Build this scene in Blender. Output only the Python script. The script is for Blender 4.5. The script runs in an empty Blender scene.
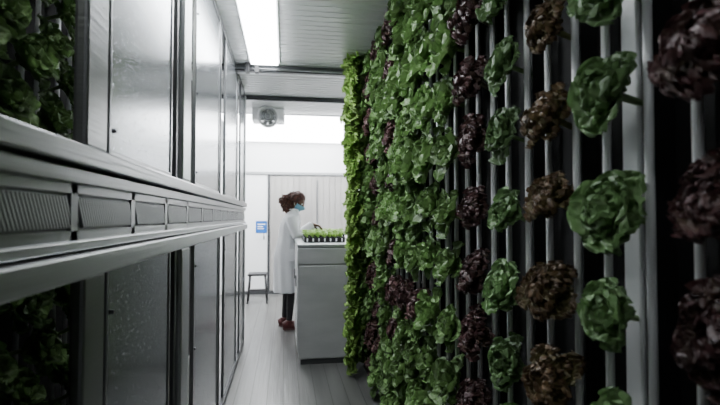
import bpy, bmesh, math, random
from mathutils import Vector, Matrix, noise
R = random.Random(7)
C = bpy.context.scene.collection

# ---------------------------------------------------------------- materials
def mat(name, col, rough=0.5, metal=0.0, bump=None, emit=None, estr=0, spec=0.5, var=None):
    m = bpy.data.materials.new(name); m.use_nodes = True
    n = m.node_tree.nodes; l = m.node_tree.links
    p = n['Principled BSDF']
    p.inputs['Base Color'].default_value = (*col, 1)
    p.inputs['Roughness'].default_value = rough
    p.inputs['Metallic'].default_value = metal
    p.inputs['Specular IOR Level'].default_value = spec
    tc = n.new('ShaderNodeTexCoord')
    if emit:
        p.inputs['Emission Color'].default_value = (*emit, 1)
        p.inputs['Emission Strength'].default_value = estr
    if bump:
        kind, scale, strength = bump
        mp = n.new('ShaderNodeMapping'); l.new(tc.outputs['Object'], mp.inputs['Vector'])
        if isinstance(scale, tuple):
            mp.inputs['Scale'].default_value = scale; sc = 1
        else: sc = scale
        if kind == 'noise':
            t = n.new('ShaderNodeTexNoise'); t.inputs['Scale'].default_value = sc; o = t.outputs['Fac']
            t.inputs['Detail'].default_value = 4
        elif kind == 'drops':
            t = n.new('ShaderNodeTexVoronoi'); t.inputs['Scale'].default_value = sc
            r = n.new('ShaderNodeMapRange'); r.inputs[1].default_value = 0.0; r.inputs[2].default_value = 0.22
            r.inputs[3].default_value = 1; r.inputs[4].default_value = 0
            l.new(t.outputs['Distance'], r.inputs[0]); o = r.outputs[0]
        l.new(mp.outputs[0], t.inputs['Vector'])
        b = n.new('ShaderNodeBump'); b.inputs['Strength'].default_value = strength; b.inputs['Distance'].default_value = 0.01
        l.new(o, b.inputs['Height']); l.new(b.outputs[0], p.inputs['Normal'])
    if var:
        c2, scale, = var
        mp2 = n.new('ShaderNodeMapping'); l.new(tc.outputs['Object'], mp2.inputs['Vector'])
        mp2.inputs['Scale'].default_value = scale
        t2 = n.new('ShaderNodeTexNoise'); t2.inputs['Scale'].default_value = 1; t2.inputs['Detail'].default_value = 5
        l.new(mp2.outputs[0], t2.inputs['Vector'])
        rr = n.new('ShaderNodeMapRange'); rr.inputs[1].default_value = 0.35; rr.inputs[2].default_value = 0.65
        l.new(t2.outputs['Fac'], rr.inputs[0])
        mx = n.new('ShaderNodeMix'); mx.data_type = 'RGBA'
        mx.inputs[6].default_value = (*col, 1); mx.inputs[7].default_value = (*c2, 1)
        l.new(rr.outputs[0], mx.inputs[0]); l.new(mx.outputs[2], p.inputs['Base Color'])
    return m

M_steel = mat('brushed_steel', (.27, .275, .285), .28, .85, ('noise', (3, 3, 120), .12))
M_steel_l = mat('light_steel', (.42, .435, .445), .32, .75, ('noise', (60, 3, 200), .1))
M_csteel = mat('counter_steel', (.50, .505, .51), .40, .45, ('noise', (90, 90, 3), .12), var=((.43, .435, .44), (3, 3, 9)))
M_dsteel = mat('dark_steel', (.08, .083, .088), .4, .6)
M_panel = mat('wet_sheet_panel', (.24, .26, .28), .2, .75, ('drops', 58, .9), var=((.31, .33, .35), (1.2, 1.2, .8)))
M_black = mat('black_felt', (.012, .012, .013), .8)
M_rub = mat('black_plastic', (.02, .02, .022), .45)
M_white = mat('white_pvc', (.86, .87, .88), .35)
M_wall = mat('white_wall', (.80, .81, .82), .5, 0, ('noise', 8, .05))
M_ceil = mat('ceiling_sheet', (.74, .75, .76), .3, .12, ('noise', (14, 3, 3), .12), var=((.80, .81, .82), (2, 3, 1)))
M_greyw = mat('grey_door_sheet', (.36, .35, .335), .5, .1, var=((.30, .29, .28), (3, 1, 1)))
M_floor = mat('aluminium_floor', (.150, .150, .146), .33, .4, ('noise', (40, 1.5, 1), .25), var=((.21, .21, .203), (9, .8, 1)))
M_frib = mat('floor_rib', (.11, .11, .108), .4, .5)
M_lamp = mat('led_diffuser', (1, 1, 1), .5, emit=(.93, .97, 1), estr=29)
M_far_glow = mat('far_ceiling_glow', (1, 1, 1), .5, emit=(.97, .985, 1), estr=15)
M_fill_near = mat('near_fill_glow', (1, 1, 1), .5, emit=(.93, .97, 1), estr=12)
M_fill_rack = mat('rack_fill_glow', (1, 1, 1), .5, emit=(.97, 1, .95), estr=26)
M_blue = mat('blue_sign', (.005, .10, .38), .4)
M_coat = mat('lab_coat_cloth', (.74, .75, .77), .8, 0, ('noise', 22, .5))
M_skin = mat('skin', (.10, .045, .027), .5)
M_trous = mat('trouser_cloth', (.012, .011, .013), .8)
M_shoe = mat('shoe', (.07, .012, .012), .5)
M_sole = mat('sole', (.12, .07, .065), .6)
M_hair = mat('hair', (.095, .028, .016), .7, 0, ('noise', 90, 1.0), var=((.03, .012, .008), (40, 40, 40)))
M_mask = mat('mask_cloth', (.18, .38, .52), .8)
M_eye = mat('eye', (.6, .58, .55), .3); M_pupil = mat('pupil', (.01, .008, .006), .2)
M_soil = mat('grow_plug', (.06, .045, .03), .9)

def leafmat(name, base, tip, rib, trans=.25, rough=.42):
    m = bpy.data.materials.new(name); m.use_nodes = True
    n = m.node_tree.nodes; l = m.node_tree.links
    p = n['Principled BSDF']; p.inputs['Roughness'].default_value = rough
    at = n.new('ShaderNodeAttribute'); at.attribute_name = 'leafc'
    sp = n.new('ShaderNodeSeparateColor'); l.new(at.outputs['Color'], sp.inputs[0])
    mx = n.new('ShaderNodeMix'); mx.data_type = 'RGBA'
    mx.inputs[6].default_value = (*base, 1); mx.inputs[7].default_value = (*tip, 1)
    pw = n.new('ShaderNodeMath'); pw.operation = 'POWER'; pw.inputs[1].default_value = 1.3
    l.new(sp.outputs[0], pw.inputs[0]); l.new(pw.outputs[0], mx.inputs[0])
    r = n.new('ShaderNodeMapRange'); r.inputs[1].default_value = .0; r.inputs[2].default_value = .16
    r.inputs[3].default_value = .55; r.inputs[4].default_value = 0
    l.new(sp.outputs[1], r.inputs[0])
    m2 = n.new('ShaderNodeMix'); m2.data_type = 'RGBA'; m2.inputs[7].default_value = (*rib, 1)
    l.new(r.outputs[0], m2.inputs[0]); l.new(mx.outputs[2], m2.inputs[6])
    oi = n.new('ShaderNodeObjectInfo')
    ad = n.new('ShaderNodeMath'); ad.operation = 'MULTIPLY_ADD'; ad.inputs[1].default_value = .5; ad.inputs[2].default_value = .72
    l.new(oi.outputs['Random'], ad.inputs[0])
    a2 = n.new('ShaderNodeMath'); a2.operation = 'MULTIPLY_ADD'; a2.inputs[1].default_value = .5
    l.new(sp.outputs[2], a2.inputs[0]); 
    a3 = n.new('ShaderNodeMath'); a3.operation = 'SUBTRACT'; a3.inputs[1].default_value = .2
    l.new(ad.outputs[0], a3.inputs[0]); l.new(a3.outputs[0], a2.inputs[2])
    hs = n.new('ShaderNodeHueSaturation'); l.new(a2.outputs[0], hs.inputs['Value']); l.new(m2.outputs[2], hs.inputs['Color'])
    l.new(hs.outputs[0], p.inputs['Base Color'])
    tr = n.new('ShaderNodeBsdfTranslucent'); l.new(hs.outputs[0], tr.inputs['Color'])
    ms = n.new('ShaderNodeMixShader'); ms.inputs[0].default_value = trans
    l.new(p.outputs[0], ms.inputs[1]); l.new(tr.outputs[0], ms.inputs[2])
    l.new(ms.outputs[0], n['Material Output'].inputs['Surface'])
    tc = n.new('ShaderNodeTexCoord'); nz = n.new('ShaderNodeTexNoise'); nz.inputs['Scale'].default_value = 90
    l.new(tc.outputs['Object'], nz.inputs['Vector'])
    b = n.new('ShaderNodeBump'); b.inputs['Strength'].default_value = .8; b.inputs['Distance'].default_value = .006
    l.new(nz.outputs['Fac'], b.inputs['Height']); l.new(b.outputs[0], p.inputs['Normal'])
    return m
L_green = leafmat('leaf_green', (.20, .32, .13), (.16, .29, .11), (.32, .43, .23))
L_mid = leafmat('leaf_midgreen', (.165, .275, .09), (.155, .28, .09), (.29, .40, .18))
L_brown = leafmat('leaf_bronze', (.20, .23, .08), (.17, .10, .055), (.25, .26, .12), .15)
L_dark = leafmat('leaf_darkred', (.10, .095, .05), (.10, .042, .046), (.15, .12, .075), .1)
L_light = leafmat('leaf_lightgreen', (.29, .47, .11), (.33, .52, .14), (.43, .58, .24), .35)

# ---------------------------------------------------------------- mesh helpers
def obj_from(name, verts, faces, m, parent=None, smooth=False):
    me = bpy.data.meshes.new(name); me.from_pydata(verts, [], faces); me.update()
    if m: me.materials.append(m)
    if smooth:
        for p in me.polygons: p.use_smooth = True
    o = bpy.data.objects.new(name, me); C.objects.link(o)
    if parent: o.parent = parent
    return o
def empty(name, loc=(0, 0, 0)):
    e = bpy.data.objects.new(name, None); e.location = loc; e.empty_display_size = .1; C.objects.link(e); return e
class MB:
    def __init__(s): s.v = []; s.f = []
    def box(s, x0, x1, y0, y1, z0, z1, M=None):
        b = len(s.v)
        pts = [(x0,y0,z0),(x1,y0,z0),(x1,y1,z0),(x0,y1,z0),(x0,y0,z1),(x1,y0,z1),(x1,y1,z1),(x0,y1,z1)]
        if M: pts = [tuple(M @ Vector(p)) for p in pts]
        s.v += pts
        s.f += [tuple(b+i for i in q) for q in [(0,3,2,1),(4,5,6,7),(0,1,5,4),(1,2,6,5),(2,3,7,6),(3,0,4,7)]]
        return s
    def tube(s, path, rad, seg=14, flat=None):
        """closed tapered tube"""
        b = len(s.v); n = len(path); P = [Vector(p) for p in path]
        up = Vector((0, 0, 1)); prev = None
        for i in range(n):
            d = (P[min(i+1, n-1)] - P[max(i-1, 0)]).normalized()
            if prev is None:
                a = d.cross(up)
                if a.length < .2: a = d.cross(Vector((0, 1, 0)))
            else: a = prev - d * prev.dot(d)
            a.normalize(); prev = a.copy(); c = d.cross(a)
            r = rad[i]; ra, rb = r if isinstance(r, tuple) else (r, r)
            for k in range(seg):
                t = 2*math.pi*k/seg
                s.v.append(tuple(P[i] + a*math.cos(t)*ra + c*math.sin(t)*rb))
        for i in range(n-1):
            for k in range(seg):
                k2 = (k+1) % seg
                s.f.append((b+i*seg+k, b+i*seg+k2, b+(i+1)*seg+k2, b+(i+1)*seg+k))
        s.f.append(tuple(b+k for k in range(seg))[::-1])
        s.f.append(tuple(b+(n-1)*seg+k for k in range(seg)))
        return s
    def loft(s, rings, seg=32, fold=0, nf=9):
        """rings (cx,cy,z,rx,ry)"""
        b = len(s.v)
        for j, (cx, cy, z, rx, ry) in enumerate(rings):
            fa = fold*(1-j/(len(rings)-1))
            for k in range(seg):
                t = 2*math.pi*k/seg; q = 1+fa*math.sin(nf*t+j*.35)
                s.v.append((cx+rx*q*math.cos(t), cy+ry*q*math.sin(t), z))
        n = len(rings)
        for i in range(n-1):
            for k in range(seg):
                k2 = (k+1) % seg
                s.f.append((b+i*seg+k, b+i*seg+k2, b+(i+1)*seg+k2, b+(i+1)*seg+k))
        s.f.append(tuple(b+k for k in range(seg))[::-1]); s.f.append(tuple(b+(n-1)*seg+k for k in range(seg)))
        return s
    def obj(s, name, m, parent=None, smooth=False, bevel=0):
        o = obj_from(name, s.v, s.f, m, parent, smooth)
        if bevel:
            bm = o.modifiers.new('b', 'BEVEL'); bm.width = bevel; bm.segments = 2
        return o
def box(name, m, x0, x1, y0, y1, z0, z1, parent=None, bevel=0):
    return MB().box(x0, x1, y0, y1, z0, z1).obj(name, m, parent, False, bevel)

# ---------------------------------------------------------------- room shell
H = 2.69; XL, XR, YB, YF = -1.18, 1.18, -2.6, 8.6
box('floor', M_floor, XL, XR, YB, YF, -.06, 0)
box('ceiling', M_ceil, XL, XR, YB, YF, H, H+.06)
box('wall_left', M_wall, XL-.06, XL, YB, YF, -.06, H+.06)
box('wall_right', M_wall, XR, XR+.06, YB, YF, -.06, H+.06)
box('wall_far', M_wall, XL-.06, XR+.06, YF, YF+.06, -.06, H+.06)
box('wall_near', M_dsteel, XL-.06, XR+.06, YB-.06, YB, -.06, H+.06)
# floor plank ridges
b = MB(); x = -.36
while x < .8:
    b.box(x-.003, x+.003, YB+.02, YF-.02, 0.0, .0025); x += .118
b.obj('trim_1', M_frib)
# ceiling corrugation ribs
b = MB(); y = YB+.2
while y < YF-.2:
    b.box(XL+.02, XR-.02, y, y+.006, H-.004, H+.001); y += .08
b.obj('trim_2', M_ceil)
# cross beams
box('trim_3', M_dsteel, XL+.005, XR-.005, 4.30, 4.36, H-.06, H-.002, bevel=.006)
box('trim_4', M_dsteel, XL+.005, XR-.005, 5.40, 5.44, H-.05, H-.002, bevel=.006)
box('trim_5', M_steel_l, XL+.005, XR-.005, 4.38, 4.45, H-.05, H-.002, bevel=.004)
# conduit + brackets under first beam
cd = empty('ceiling_conduit')
MB().tube([(-.95, 4.26, H-.05), (.55, 4.26, H-.05)], [.008]*2).obj('pipe', M_steel, cd, True)
b = MB()
for xx in (-.33, -.25): b.box(xx-.018, xx+.018, 4.235, 4.295, H-.09, H-.004)
b.obj('clips', M_rub, cd, bevel=.003)
# far wall: door leaf left, corrugated door right, header
d1 = empty('door_1')
box('leaf', M_white, -1.0, -.30, YF-.05, YF-.002, .02, 2.08, d1, .006)
box('frame', M_dsteel, -.295, -.265, YF-.07, YF-.002, 0, 2.12, d1)
MB().tube([(-.36, YF-.09, .95), (-.36, YF-.09, 1.06)], [.012]*2).obj('handle', M_steel, d1, True)
d2 = empty('door_2'); b = MB(); x = -.26
while x < 1.15:
    b.box(x, x+.085, YF-.05, YF-.004, .02, 2.06); b.box(x+.085, x+.105, YF-.040, YF-.004, .02, 2.06); x += .105
b.obj('corrugated_leaf', M_greyw, d2)
box('header', M_steel_l, -1.0, XR-.02, YF-.075, YF-.002, 2.085, 2.13, d2)
box('locking_bar', M_steel, .55, .575, YF-.08, YF-.05, .1, 2.0, d2, .006)
box('kick_rail', M_dsteel, -1.0, XR-.02, YF-.065, YF-.002, .0, .06, d2)
# sign on door
sg = empty('blue_safety_sign')
box('plate', M_blue, -.50, -.31, YF-.058, YF-.051, 1.06, 1.27, sg)
b = MB(); b.box(-.47, -.34, YF-.061, YF-.0585, 1.205, 1.222); b.box(-.47, -.38, YF-.061, YF-.0585, 1.165, 1.178); b.box(-.47, -.36, YF-.061, YF-.0585, 1.13, 1.142)
b.obj('white_lines', M_white, sg)
box('notice', M_white, -.50, -.31, YF-.056, YF-.051, .96, 1.04, sg)

# lights (corridor LED strip, two added fills, widened far glow panel)
def lamp_or_fill(x, y0, y1, w, m, dz=.035):  # shared by the corridor LED strip and the added fills
    e = empty('ceiling_lamp_or_fill')
    box('housing', M_white, x-w/2-.015, x+w/2+.015, y0-.02, y1+.02, H-dz, H-.001, e, .004)
    box('diffuser', m, x-w/2, x+w/2, y0, y1, H-dz-.02, H-dz+.001, e, .008)
lamp_or_fill(-.18, 1.9, 4.2, .23, M_lamp, .015)
lamp_or_fill(-.19, -1.8, 1.6, .07, M_fill_near)  # added unseen fill brightening the near end, overhead and behind camera
lamp_or_fill(-.64, -.2, 1.8, .05, M_fill_rack)  # added unseen fill brightening the plants behind the left rack
lamp_or_fill(.1, 6.35, 8.5, 1.9, M_far_glow, .015)  # far light, widened so its glow stands in for a bright ceiling

# round circulation fan under ceiling
fn = empty('ceiling_fan_unit', (-.21, 5.95, 2.585))
box('mount_box', M_white, -.20, .20, .05, .34, -.05, .103, fn, .02)
b = MB(); N = 28
for i in range(N):
    a0, a1 = 2*math.pi*i/N, 2*math.pi*(i+1)/N
    for a in (a0, a1):
        for (r, yy) in ((.125, .05), (.13, -.06), (.106, -.075), (.096, .03)):
            b.v.append((r*math.cos(a), yy, r*math.sin(a)-.02))
    q = len(b.v)-8
    for k in range(3): b.f.append((q+k, q+k+1, q+k+5, q+k+4))
b.obj('ring_housing', M_white, fn, True)
MB().tube([(0, -.04, -.02), (0, .03, -.02)], [.04, .045]).obj('hub', M_steel_l, fn, True)
b = MB()
for i in range(7):
    Mr = Matrix.Translation((0, 0, -.02)) @ Matrix.Rotation(2*math.pi*i/7, 4, 'Y') @ Matrix.Rotation(.5, 4, 'Z')
    b.box(-.026, .026, -.003, .003, .02, .094, Mr)
b.obj('blades', M_steel_l, fn)
b = MB()
for r in (.035, .06, .085):
    b.tube([(r*math.cos(t*math.pi/12), -.07, r*math.sin(t*math.pi/12)-.02) for t in range(25)], [.0025]*25, 6)
b.obj('grille', M_white, fn)

# ---------------------------------------------------------------- left rack structure
rk = empty('sliding_panel_rack')
Y0, Y1 = -.6, 5.25
XF = -.40
box('beam_top_rail', M_steel, XF-.09, XF, Y0, Y1, 1.445, 1.487, rk, .004)
box('beam_second_rail', M_steel, XF-.08, XF-.012, Y0, Y1, 1.408, 1.438, rk, .003)
box('beam_louvre_back', M_dsteel, XF-.06, XF-.035, Y0, Y1, 1.292, 1.408, rk)
box('beam_lower_lip', M_steel_l, XF-.08, XF-.01, Y0, Y1, 1.272, 1.292, rk, .003)
box('beam_lower_rail', M_steel_l, XF-.09, XF+.006, Y0, Y1, 1.215, 1.266, rk, .005)
b = MB(); e2 = MB(); y = -.46
while y < Y1-.3:
    n = 27
    for i in range(n):
        yc = y+.02+i*.0125
        Mr = Matrix.Translation((XF-.031, yc, 1.350)) @ Matrix.Rotation(math.radians(28), 4, 'X')
        b.box(-.004, .004, -.0028, .0028, -.036, .036, Mr)
    e2.box(XF-.035, XF-.026, y-.034, y-.002, 1.292, 1.408)
    y += .385
e2.box(XF-.035, XF-.026, Y0, Y1, 1.388, 1.408); e2.box(XF-.035, XF-.026, Y0, Y1, 1.292, 1.312)
b.obj('beam_louvres', M_steel_l, rk)
e2.obj('beam_joint_plates', M_steel, rk)
box('upper_panel_track', M_dsteel, XF-.10, XF-.03, Y0, Y1, H-.05, H-.002, rk, .003)
box('lower_panel_track', M_dsteel, XF-.10, XF-.02, Y0, Y1, .0, .045, rk, .003)
panels = [(-.6, .77, -.03), (1.27, 1.93, -.035), (2.42, 3.27, -.035), (3.60, 4.42, -.035), (4.74, 5.18, -.03)]
for i, (a, c, dx) in enumerate(panels):
    X = XF+dx
    for nm, z0, z1 in (('upper', 1.49, H-.052), ('lower', .047, 1.213)):
        box(f'{nm}_panel_{i}', M_panel, X-.012, X, a, c, z0, z1, rk, .002)
        bb = MB().box(X-.016, X+.004, c-.016, c+.004, z0, z1).box(X-.014, X+.004, a-.004, a+.010, z0, z1)
        bb.box(X-.016, X+.004, a, c, z0, z0+.018)
        bb.obj(f'{nm}_frame_{i}', M_steel, rk, bevel=.002)
bs = MB(); bd = MB()
for yy, w, big in ((1.985, .035, 1), (2.06, .17, 0), (3.30, .04, 1), (4.45, .04, 1), (5.2, .045, 0)):
    for z0, z1 in ((1.49, H-.052), (.047, 1.213)):
        (bd if big else bs).box(XF-.065, XF-(.016 if not big else .028), yy, yy+w, z0, z1)
bs.obj('posts', M_steel_l, rk, bevel=.012)
bd.obj('dark_posts', M_dsteel, rk, bevel=.004)
b = MB()
for z0, z1 in ((1.49, H-.052), (.047, 1.213)): b.box(XF-.05, XF-.02, 1.10, 1.225, z0, z1)
b.obj('wide_post', M_steel, rk, bevel=.008)
b = MB()
for (a, c, dx) in panels[1:]:
    for z in (1.56, 1.95, 2.35, .2, .7, 1.1):
        b.tube([(XF+dx, a+.035, z), (XF+dx+.008, a+.035, z)], [.006, .005], 10)
b.obj('bolts', M_dsteel, rk)
box('rack_back', M_black, -.90, -.88, Y0, Y1, .05, H-.05, rk)

# ---------------------------------------------------------------- lettuce meshes
def make_lettuce(name, m, seed, n=18, L=(.04, .105), W=.9, t_in=(8, -25), t_out=(62, 108), cup=.15, ruff=.006, freq=9, savoy=.0, lobe=0, NU=8, NV=8, stem=.07):
    r = random.Random(seed); V = []; F = []; Cc = []
    for k in range(n):
        q = k/(n-1); az = k*2.39996+r.uniform(-.25, .25)
        l = L[0]+(L[1]-L[0])*q**.6; l *= r.uniform(.82, 1.18); w = W*l*r.uniform(.85, 1.15)
        a0 = math.radians(t_in[0]+(t_out[0]-t_in[0])*q+r.uniform(-7, 7))
        a1 = math.radians(t_in[1]+(t_out[1]-t_in[1])*q+r.uniform(-16, 16))
        ph = r.uniform(0, 6.28); rnd = r.random()
        rr, zz = .006, .012*(1-q); base = len(V); ca, sa = math.cos(az), math.sin(az)
        for j in range(NV+1):
            t = j/NV; a = a0+(a1-a0)*t**1.2
            if j: rr += math.sin(a)*l/NV; zz += math.cos(a)*l/NV
            sh = (.16+.84*math.sin(min(t/.62, 1)*math.pi/2)) * (math.sqrt(max(0, 1-((t-.62)/.40)**2)) if t > .62 else 1)
            ww = w*sh*(1+lobe*math.sin(t*22+ph))
            for i in range(NU+1):
                s = -1+2*i/NU
                lat = s*ww/2
                off = cup*s*s*ww + ruff*(abs(s)**1.5+.6*t*t)*math.sin(freq*(t*1.3+abs(s)*.6)*2+ph+ (1.7 if s > 0 else 0)) * (1 if j else 0)
                off += ruff*.9*t*math.sin(freq*1.7*s+ph)
                if savoy: off += savoy*noise.noise(Vector((lat*60+k*7, t*l*60, k*3)))
                rad = rr - math.cos(a)*off; z = zz + math.sin(a)*off
                V.append((rad*ca - lat*sa, rad*sa + lat*ca, z)); Cc.append((t, abs(s), rnd, 1))
        for j in range(NV):
            for i in range(NU):
                p = base+j*(NU+1)+i; F.append((p, p+1, p+NU+2, p+NU+1))
    b = len(V)
    for z, rad in ((-stem, .007), (0.01, .009)):
        for k in range(8):
            V.append((rad*math.cos(k*math.pi/4), rad*math.sin(k*math.pi/4), z)); Cc.append((0, 0, .5, 1))
    for k in range(8): F.append((b+k, b+(k+1) % 8, b+8+(k+1) % 8, b+8+k))
    me = bpy.data.meshes.new(name); me.from_pydata(V, [], F); me.update()
    at = me.color_attributes.new('leafc', 'FLOAT_COLOR', 'POINT')
    for i, c in enumerate(Cc): at.data[i].color = c
    for p in me.polygons: p.use_smooth = True
    me.materials.append(m); return me
LET = {
 'green': [make_lettuce(f'butter_lettuce_{i}', L_green, i, 20, (.05, .100), 1.12, savoy=.009, ruff=.005, freq=7, cup=.16, t_in=(24, -20), t_out=(68, 90), NU=20, NV=20) for i in range(4)],
 'mid': [make_lettuce(f'leafy_green_{i}', L_mid, 20+i, 17, (.05, .122), .88, t_in=(18, -10), t_out=(62, 98), ruff=.006, freq=6, savoy=.008, NU=12, NV=12) for i in range(4)],
 'brown': [make_lettuce(f'bronze_lettuce_{i}', L_brown, 40+i, 32, (.045, .094), .74, ruff=.007, freq=12, lobe=.16, t_in=(14, 0), t_out=(70, 92), NU=20, NV=22) for i in range(3)],
 'dark': [make_lettuce(f'dark_red_lettuce_{i}', L_dark, 60+i, 32, (.045, .10), .77, ruff=.008, freq=12, lobe=.13, t_in=(14, 0), t_out=(70, 96), NU=20, NV=22) for i in range(3)],
 'light': [make_lettuce(f'light_frilly_lettuce_{i}', L_light, 80+i, 24, (.05, .13), .75, ruff=.013, freq=13, lobe=.15, t_in=(10, 0), t_out=(62, 108), NV=10) for i in range(3)],
}
def place(kind, x, y, z, side, s, parent):
    me = R.choice(LET[kind]); o = bpy.data.objects.new('lettuce_'+kind, me); C.objects.link(o); o.parent = parent
    ang = math.radians(70+R.uniform(-9, 9))*(-1 if side > 0 else 1)
    o.matrix_local = Matrix.Translation((x, y, z)) @ Matrix.Rotation(R.uniform(-.2, .2), 4, 'X') @ Matrix.Rotation(ang, 4, 'Y') @ Matrix.Rotation(R.uniform(0, 6.28), 4, 'Z') @ Matrix.Scale(s, 4)

gw = empty('vertical_lettuce_wall')
box('backing', M_black, .84, .87, -.4, 4.28, .04, H-.04, gw)
box('bottom_gutter', M_dsteel, .70, .88, -.4, 4.28, .0, .07, gw, .006)
box('top_rail', M_steel, .76, .86, -.4, 4.28, H-.07, H-.01, gw, .006)
box('end_post', M_dsteel, .70, .88, 4.22, 4.28, .07, H-.07, gw, .004)
ws = MB(); wf = MB(); wb = MB()
cols = [.70+.2575*k for k in range(-3, 14)]
for k, cy in enumerate(cols):
    for o_, r_ in ((-.068, .010), (.068, .010)):
        ws.tube([(.765, cy+.02+o_, .07), (.765, cy+.02+o_, H-.07)], [r_]*2, 12)
    if k == 4: wf.box(.775, .789, cy-.005, cy+.05, .07, H-.07)  # white strip in front of the black wick paints it as lit
    wb.box(.79, .84, cy+.02-.055, cy+.02+.055, .07, H-.07)
ws.obj('tower_lips', M_white, gw, True)
wf.obj('lit_wick_strip', M_white, gw, bevel=.006)
wb.obj('tower_wick', M_black, gw)
kinds = ['brown', 'green', 'dark'] + ['dark', 'green', 'brown', 'green', 'dark', 'mid', 'mid', 'mid', 'mid', 'dark', 'mid', 'dark', 'dark', 'light']
scl = [1, 1, 1] + [.98, 1.02, 1.0, .98, .95, 1.0, 1.05, 1.1, 1.12, 1.1, 1.15, 1.1, 1.15, 1.2]
for k, cy in enumerate(cols):
    for r in range(11):
        z = .14+.243*r+R.uniform(-.012, .012) + (.02 if k % 2 else 0)
        if z > H-.08: continue
        kd = kinds[k]
        if kd == 'mid' and R.random() < .05: kd = 'dark'
        if k == 7 and r > 7: kd = 'mid' if R.random() < .55 else kd
        if k >= 12 and kd == 'dark' and R.random() < .25: kd = 'mid'
        x = .63 if kd == 'light' else .735
        s = scl[k]*R.uniform(.85, 1.1)
        if r > 5 and k > 2: s *= 1.10
        if r > 7 and k > 2: s *= 1.07
        place(kd, x, cy+R.uniform(-.012, .012), z, 1, s, gw)
        if kd == 'light':
            place('light', .74, cy+.04, z+.06, 1, s, gw); place('light', .60, cy-.06, z+.12, 1, s*.9, gw)
            place('mid', .72, cy-.05, z+.16, 1, s, gw)
        if (kd in ('mid', 'light') and k > 9) or (k > 5 and r > 7 and R.random() < .6):
            place('mid' if kd == 'dark' and k < 12 else kd, x+.01, cy+R.uniform(.05, .1), z+.11, 1, s*.85, gw)

# left hand lettuce wall behind the sliding panels
gl = empty('rear_lettuce_wall')
b = MB()
for k in range(9):
    cy = .0+.25*k
    for o_ in (-.05, .05): b.tube([(-.85, cy+o_, .06), (-.85, cy+o_, H-.06)], [.009]*2, 8)
    for r in range(11):
        z = .14+.235*r
        if z > H-.1: continue
        for dy in (0, .12):
            place('mid' if (k % 4) else 'brown', -.76, cy+dy+R.uniform(-.02, .02), z+dy*.8, -1, R.uniform(.7, .9), gl)
b.obj('tower_lips', M_white, gl, True)

# ---------------------------------------------------------------- steel work counter
ct = empty('stainless_work_counter')
cx0, cx1, cy0, cy1, ch = .115, 1.12, 4.40, 5.62, 1.09
CX2 = .225; CY2 = 6.9
box('cabinet_body', M_csteel, cx0+.012, cx1, cy0+.015, cy1-.01, .05, ch-.03, ct, .004)
box('plinth', M_dsteel, cx0+.03, cx1-.02, cy0+.03, cy1-.02, .0, .05, ct)
box('worktop', M_steel_l, cx0, cx1, cy0, cy1, ch-.03, ch, ct, .005)
box('rear_cabinet_body', M_csteel, CX2+.012, cx1, cy1-.01, CY2, .05, ch-.03, ct, .004)
box('rear_plinth', M_dsteel, CX2+.03, cx1-.02, cy1-.02, CY2-.02, .0, .05, ct)
box('rear_worktop', M_steel_l, CX2, cx1, cy1, CY2, ch-.03, ch, ct, .005)
box('end_apron', M_csteel, cx0+.004, cx1-.01, cy0+.002, cy0+.02, .91, ch-.036, ct, .003)
box('end_panel', M_csteel, cx0+.012, cx1-.04, cy0+.006, cy0+.02, .06, .896, ct, .004)
b = MB()
for i in range(2):
    y0 = cy0+.04+i*.58
    b.box(cx0, cx0+.02, y0, y0+.56, .1, 1.04)
b.obj('side_doors', M_csteel, ct, bevel=.004)
b = MB()
for i in range(2):
    y0 = cy0+.10+i*.58; b.tube([(cx0-.012, y0, .70), (cx0-.012, y0, .80)], [.006]*2, 8)
b.obj('door_pulls', M_dsteel, ct, True)

def seed_tray(x0, y0, w, d):
    e = empty('seedling_tray', (x0, y0, ch))
    b = MB(); t = .004; h = .05
    b.box(0, w, 0, d, .0, .008); b.box(0, w, 0, t, 0, h); b.box(0, w, d-t, d, 0, h); b.box(0, t, 0, d, 0, h); b.box(w-t, w, 0, d, 0, h)
    nx, ny = 7, int(d/.055)
    for i in range(1, nx): b.box(w*i/nx-.002, w*i/nx+.002, 0, d, .008, h-.004)
    for j in range(1, ny): b.box(0, w, d*j/ny-.002, d*j/ny+.002, .008, h-.004)
    b.obj('cells', M_rub, e)
    pl = MB(); wl = MB()
    V = []; F = []; Cc = []
    for i in range(nx):
        wl.box(w*(i+.38)/nx, w*(i+.62)/nx, -.004, 0, .008, .04)
        for j in range(ny):
            cx, cy = w*(i+.5)/nx, d*(j+.5)/ny
            pl.box(cx-.017, cx+.017, cy-.017, cy+.017, .008, .043)
            n = 5; hh = R.uniform(.03, .07)
            for k in range(n):
                a = k*6.283/n+R.uniform(-.4, .4); l = R.uniform(.03, .045); bb = len(V)
                dx, dy = math.cos(a), math.sin(a)
                for (t_, w_, z_) in ((0, .003, 0), (.25, .004, .5), (.6, .016, .85), (.85, .012, 1.0), (1, .002, .95)):
                    for sg_ in (-1, 1):
                        V.append((cx+dx*l*t_-dy*w_*sg_, cy+dy*l*t_+dx*w_*sg_, .043+hh*z_)); Cc.append((t_, .5, R.random(), 1))
                for q in range(4): F.append((bb+q*2, bb+q*2+1, bb+q*2+3, bb+q*2+2))
    pl.obj('plugs', M_soil, e); wl.obj('labels', M_white, e)
    o = obj_from('seedlings', V, F, L_light, e, True)
    at = o.data.color_attributes.new('leafc', 'FLOAT_COLOR', 'POINT')
    for i, c in enumerate(Cc): at.data[i].color = c
seed_tray(.19, 4.75, .40, .40)
seed_tray(.19, 5.19, .40, .40)
seed_tray(.30, 5.66, .40, .42)

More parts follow.
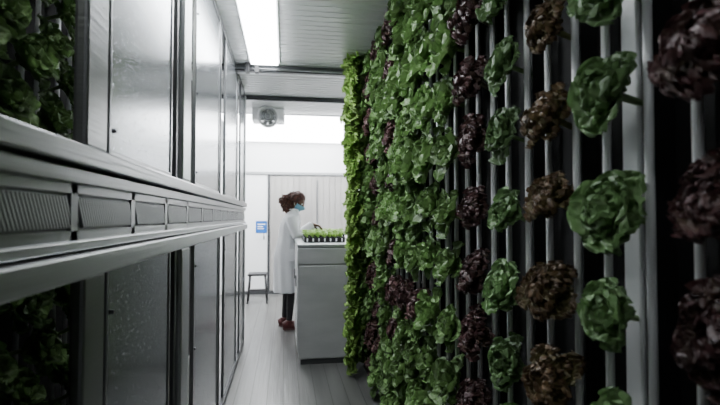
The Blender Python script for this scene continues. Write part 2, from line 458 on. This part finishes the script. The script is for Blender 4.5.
# ---------------------------------------------------------------- stool
st = empty('step_stool', (-.42, 7.75, 0))
b = MB()
for sx in (-1, 1):
    for sy in (-1, 1): b.tube([(sx*.15, sy*.14, 0), (sx*.115, sy*.11, .43)], [.012]*2, 10)
    b.tube([(sx*.14, -.13, .13), (sx*.14, .13, .13)], [.008]*2, 8)
b.tube([(-.135, -.125, .2), (.135, -.125, .2)], [.008]*2, 8)
b.obj('legs', M_rub, st, True)
box('seat', M_rub, -.145, .145, -.14, .14, .425, .46, st, .012)
box('lower_step', M_rub, -.13, .13, -.17, -.06, .2, .22, st, .006)

# ---------------------------------------------------------------- person
pr = empty('woman_in_lab_coat', (.035, 5.92, 0))
def ln(p):   # forward lean of everything above the waist
    x, y, z = p[:3]
    return (x+max(0, z-1.0)*.10, y, z)
def remesh(o, vox, sm=6, fac=.5):
    r = o.modifiers.new('r', 'REMESH'); r.mode = 'VOXEL'; r.voxel_size = vox; r.use_smooth_shade = True
    s = o.modifiers.new('s', 'SMOOTH'); s.iterations = sm; s.factor = fac
    return o
vs = [(-.02, 0, .90), (-.01, 0, 1.08), (.01, 0, 1.28), (.02, 0, 1.38), (.05, 0, 1.47),
      (-.02, .085, .84), (-.005, .09, .47), (-.035, .09, .09),
      (-.02, -.085, .84), (.045, -.095, .47), (.02, -.10, .09),
      (.01, .155, 1.33), (.09, .19, 1.11), (.27, .10, 1.25),
      (.01, -.155, 1.33), (.09, -.19, 1.11), (.27, -.10, 1.245)]
vs = [ln(p) for p in vs]
es = [(0,1),(1,2),(2,3),(3,4),(0,5),(5,6),(6,7),(0,8),(8,9),(9,10),(2,11),(11,12),(12,13),(2,14),(14,15),(15,16)]
rad = [.115,.10,.11,.06,.048,.085,.055,.038,.085,.055,.038,.052,.038,.026,.052,.038,.026]
me = bpy.data.meshes.new('body'); me.from_pydata(vs, es, []); me.update()
bo = bpy.data.objects.new('body', me); C.objects.link(bo)
sk = bo.modifiers.new('skin', 'SKIN'); sk.use_smooth_shade = True
for i, d in enumerate(me.skin_vertices[0].data):
    d.radius = (rad[i], rad[i]); d.use_root = (i == 0)
sb = bo.modifiers.new('sub', 'SUBSURF'); sb.levels = 2; sb.render_levels = 2
bpy.context.view_layer.update()
dg = bpy.context.evaluated_depsgraph_get()
nm = bpy.data.meshes.new_from_object(bo.evaluated_get(dg))
bo.modifiers.clear(); bo.data = nm; bo.parent = pr
nm.materials.clear(); nm.materials.append(M_skin); nm.materials.append(M_trous)
for p in nm.polygons:
    p.use_smooth = True
    p.material_index = 1 if p.center.z < 1.0 else 0
# coat
b = MB()
rings = [(-.015, 0, .44, .155, .20), (-.015, 0, .55, .152, .195), (-.018, 0, .72, .150, .188), (-.02, 0, .88, .146, .182),
        (-.012, 0, 1.0, .128, .165), (-.005, 0, 1.1, .118, .158), (.0, 0, 1.2, .124, .168), (.005, 0, 1.28, .122, .178),
        (.012, 0, 1.34, .10, .165), (.022, 0, 1.38, .075, .115), (.032, 0, 1.415, .06, .066), (.04, 0, 1.44, .056, .058)]
b.loft([ln(r)+r[3:] for r in rings], 48, .075, 9)
for s in (-1, 1):
    b.tube([ln(p) for p in ((.008, s*.12, 1.325), (.012, s*.165, 1.315), (.04, s*.19, 1.23), (.085, s*.20, 1.115), (.14, s*.175, 1.135), (.25, s*.110, 1.235), (.265, s*.102, 1.245))],
           [.05, .066, .06, .056, .053, .043, .043], 18)
coat = remesh(b.obj('lab_coat', M_coat, pr, True), .010, 3)
b = MB()
b.tube([ln(p) for p in ((.045, -.055, 1.435), (.09, -.06, 1.38), (.128, -.04, 1.28))], [(.02, .006), (.028, .007), (.012, .006)], 8)
b.tube([ln(p) for p in ((.045, .055, 1.435), (.09, .06, 1.38), (.128, .04, 1.28))], [(.02, .006), (.028, .007), (.012, .006)], 8)
b.tube([ln(p) for p in ((-.01, -.05, 1.43), (-.03, 0, 1.44), (-.01, .05, 1.43))], [(.02, .01)]*3, 8)
b.box(-.02, .09, -.192, -.176, .82, .96)
b.obj('coat_collar_and_pocket', M_coat, pr, True, .004)
# shoes
for s, fx, fy in ((1, -.035, .09), (-1, .02, -.10)):
    b = MB(); rings = []
    pts = [(-.075, .045, .032, .04), (-.05, .05, .036, .05), (0, .055, .038, .055), (.06, .042, .042, .042), (.11, .032, .042, .030), (.15, .026, .032, .022), (.165, .024, .018, .014)]
    b.tube([(fx+p[0], fy, p[1]) for p in pts], [(p[2], p[3]) for p in pts], 18)
    b.tube([(fx-.005, fy, .05), (fx-.003, fy, .11)], [.045, .046], 16)
    o = remesh(b.obj('shoe', M_shoe, pr, True), .006, 3)
    MB().loft([(fx+.045, fy, .0, .118, .04), (fx+.045, fy, .016, .12, .042)], 28).obj('sole', M_sole, pr)
# head (own frame, pitched down)
hd = bpy.data.objects.new('head', None); C.objects.link(hd); hd.parent = pr
hd.location = (.110, 0, 1.527); hd.rotation_euler = (0, math.radians(32), math.radians(-10)); hd.empty_display_size = .05
bm = bmesh.new(); bmesh.ops.create_icosphere(bm, subdivisions=5, radius=1)
def G(v, c, s): return math.exp(-((v-Vector(c)).length/s)**2)
for v in bm.verts:
    p = v.co.copy()
    x, y, z = p.x*.094, p.y*.074, p.z*.108
    if z < 0:
        k = -z/.108
        y *= 1-.32*k*k; 
        if x < 0: x *= 1-.45*k
        else: x *= 1-.10*k
    if p.x > .3 and abs(z) < .09: x *= 1-.06*max(0, p.x)
    q = Vector((x, y, z))
    x += .026*G(q, (.09, 0, -.022), .017) + .010*G(q, (.09, 0, .005), .014)   # nose
    for s in (-1, 1):
        x -= .010*G(q, (.083, s*.031, .008), .018)
        x += .005*G(q, (.085, s*.03, .03), .016)
    x += .008*G(q, (.085, 0, -.055), .014)+.004*G(q, (.08, 0, -.085), .02)
    v.co = (x, y, z)
me = bpy.data.meshes.new('face'); bm.to_mesh(me); bm.free(); me.materials.append(M_skin)
for p in me.polygons: p.use_smooth = True
o = bpy.data.objects.new('face', me); C.objects.link(o); o.parent = hd
def ball(name, loc, r, m, parent, sub=3):
    bm = bmesh.new(); bmesh.ops.create_icosphere(bm, subdivisions=sub, radius=1)
    for v in bm.verts: v.co = (v.co.x*r[0]+loc[0], v.co.y*r[1]+loc[1], v.co.z*r[2]+loc[2])
    me = bpy.data.meshes.new(name); bm.to_mesh(me); bm.free(); me.materials.append(m)
    for p in me.polygons: p.use_smooth = True
    o = bpy.data.objects.new(name, me); C.objects.link(o); o.parent = parent; return o
for s in (-1, 1):
    ball('eye', (.071, s*.031, .006), (.012, .014, .010), M_eye, hd)
    ball('iris', (.0805, s*.031, .005), (.004, .006, .006), M_pupil, hd)
    MB().tube([(.078, s*.045, .026), (.086, s*.032, .031), (.086, s*.018, .028)], [.003, .004, .003], 8).obj('eyebrow', M_hair, hd, True)
    bb = MB()
    bb.tube([(-.012+.018*math.cos(a), s*(.074+.004*math.cos(a)), -.005+.027*math.sin(a)) for a in [i*math.pi/6 for i in range(13)]], [.006]*13, 8)
    bb.tube([(-.012, s*.070, .01), (-.012, s*.076, -.02)], [(.012, .004)]*2, 8)
    bb.obj('ear', M_skin, hd, True)
MB().tube([(.080, -.022, -.055), (.092, 0, -.053), (.080, .022, -.055)], [.004, .007, .004], 8).obj('lips', M_skin, hd, True)
# face mask
V = []; F = []; NI, NJ = 16, 12
for j in range(NJ+1):
    z = -.010-.088*j/NJ
    for i in range(NI+1):
        a = math.radians(-78+156*i/NI)
        k = max(0, -z/.108); rx = .101*(1-.10*k*k)*math.sqrt(max(.15, 1-(.86*k)**2)); ry = .078*(1-.3*k*k)*math.sqrt(max(.2, 1-(.8*k)**2))
        bulge = .022*math.exp(-((z+.035)/.03)**2)*max(0, math.cos(a))**3+.006
        zz = z*(1-.25*abs(math.sin(a)))-.004*abs(math.sin(a))+.0015*math.sin(j*2.2)
        V.append(((rx+bulge)*math.cos(a)+.002, (ry+.004)*math.sin(a), zz))
for j in range(NJ):
    for i in range(NI):
        p = j*(NI+1)+i; F.append((p, p+1, p+NI+2, p+NI+1))
o = obj_from('face_mask', V, F, M_mask, hd, True); sm = o.modifiers.new('s', 'SOLIDIFY'); sm.thickness = .003
b = MB()
for s in (-1, 1):
    for z in (-.012, -.06): b.tube([(.03, s*.078, z), (-.015, s*.081, -.003 if z > -.03 else -.02)], [.0016]*2, 6)
b.obj('mask_loops', M_white, hd)
# hair
def hairball(loc, r, seed, amp, cut=None):
    bm = bmesh.new(); bmesh.ops.create_icosphere(bm, subdivisions=5, radius=1)
    for v in bm.verts:
        n0 = v.co.normalized()
        d = 1+amp*(noise.noise(n0*3.2+Vector((seed, 0, 0)))+.6*abs(noise.noise(n0*8+Vector((0, seed, 0))))+.35*noise.noise(n0*18))
        v.co = (n0.x*r[0]*d+loc[0], n0.y*r[1]*d+loc[1], n0.z*r[2]*d+loc[2])
    return bm
bm = hairball((-.016, 0, .020), (.098, .086, .104), 3, .13)
for v in bm.verts:
    if v.co.x > .045 and v.co.z < .062: v.co.x = .045-.3*(v.co.x-.045)
    if v.co.z < -.04: v.co.x = min(v.co.x, -.02)
me = bpy.data.meshes.new('hair_cap'); bm.to_mesh(me); bm.free(); me.materials.append(M_hair)
o = bpy.data.objects.new('hair_cap', me); C.objects.link(o); o.parent = hd
for p in me.polygons: p.use_smooth = True
for i, (lc, rr) in enumerate([((-.10, -.01, -.065), (.085, .088, .080)), ((-.065, -.03, -.115), (.058, .06, .06)), ((-.07, .03, .01), (.07, .065, .07))]):
    bm = hairball(lc, rr, 10+i*5, .4)
    me = bpy.data.meshes.new('hair_puff'); bm.to_mesh(me); bm.free(); me.materials.append(M_hair)
    o = bpy.data.objects.new('hair_puff', me); C.objects.link(o); o.parent = hd
    for p in me.polygons: p.use_smooth = True
# hands: palm + five separate bent fingers, reaching over the seedlings
def hand(name, wrist, s, yaw, pitch):
    M = Matrix.Translation(wrist) @ Matrix.Rotation(yaw, 4, 'Z') @ Matrix.Rotation(pitch, 4, 'Y')
    T = lambda p: tuple(M @ Vector(p))
    b = MB()
    b.tube([T(p) for p in ((-.03, 0, 0), (.0, 0, 0), (.03, 0, 0), (.065, 0, -.002), (.088, 0, -.006))], [(.024, .020), (.026, .018), (.037, .016), (.041, .014), (.037, .010)], 18)
    for i, (yy, L) in enumerate(((.031, .068), (.0105, .076), (-.0105, .071), (-.031, .056))):
        yy *= s
        b.tube([T(p) for p in ((.07, yy*.9, -.002), (.088, yy, -.004), (.088+L*.42, yy*1.12, -.014-.004*i), (.088+L*.70, yy*1.15, -.034-.004*i), (.088+L*.82, yy*1.15, -.055-.004*i))],
               [.0095, .009, .0085, .0078, .006], 12)
    b.tube([T(p) for p in ((.02, s*.022, -.004), (.04, s*.042, -.012), (.066, s*.055, -.026), (.088, s*.052, -.042))], [.013, .0115, .010, .0075], 12)
    return remesh(b.obj(name, M_skin, pr, True), .0035, 2)
hand('right_hand', (.295, -.098, 1.252), 1, math.radians(16), math.radians(12))
hand('left_hand', (.295, .098, 1.252), -1, math.radians(-16), math.radians(12))

# ---------------------------------------------------------------- world + camera
w = bpy.data.worlds.new('w'); bpy.context.scene.world = w; w.use_nodes = True
w.node_tree.nodes['Background'].inputs[0].default_value = (.5, .55, .6, 1)
w.node_tree.nodes['Background'].inputs[1].default_value = .2
f = 480
cam = bpy.data.cameras.new('camera'); co = bpy.data.objects.new('camera', cam); C.objects.link(co)
cam.sensor_width = 36; cam.lens = 36*f/720; cam.clip_start = .02
co.location = (0, 0, 1.34)
yaw = math.atan(75/f); pit = math.atan(14.5/f)
co.rotation_euler = (math.pi/2+pit, 0, -yaw)
cam.dof.use_dof = True; cam.dof.focus_distance = 2.6; cam.dof.aperture_fstop = 3.2
bpy.context.scene.camera = co
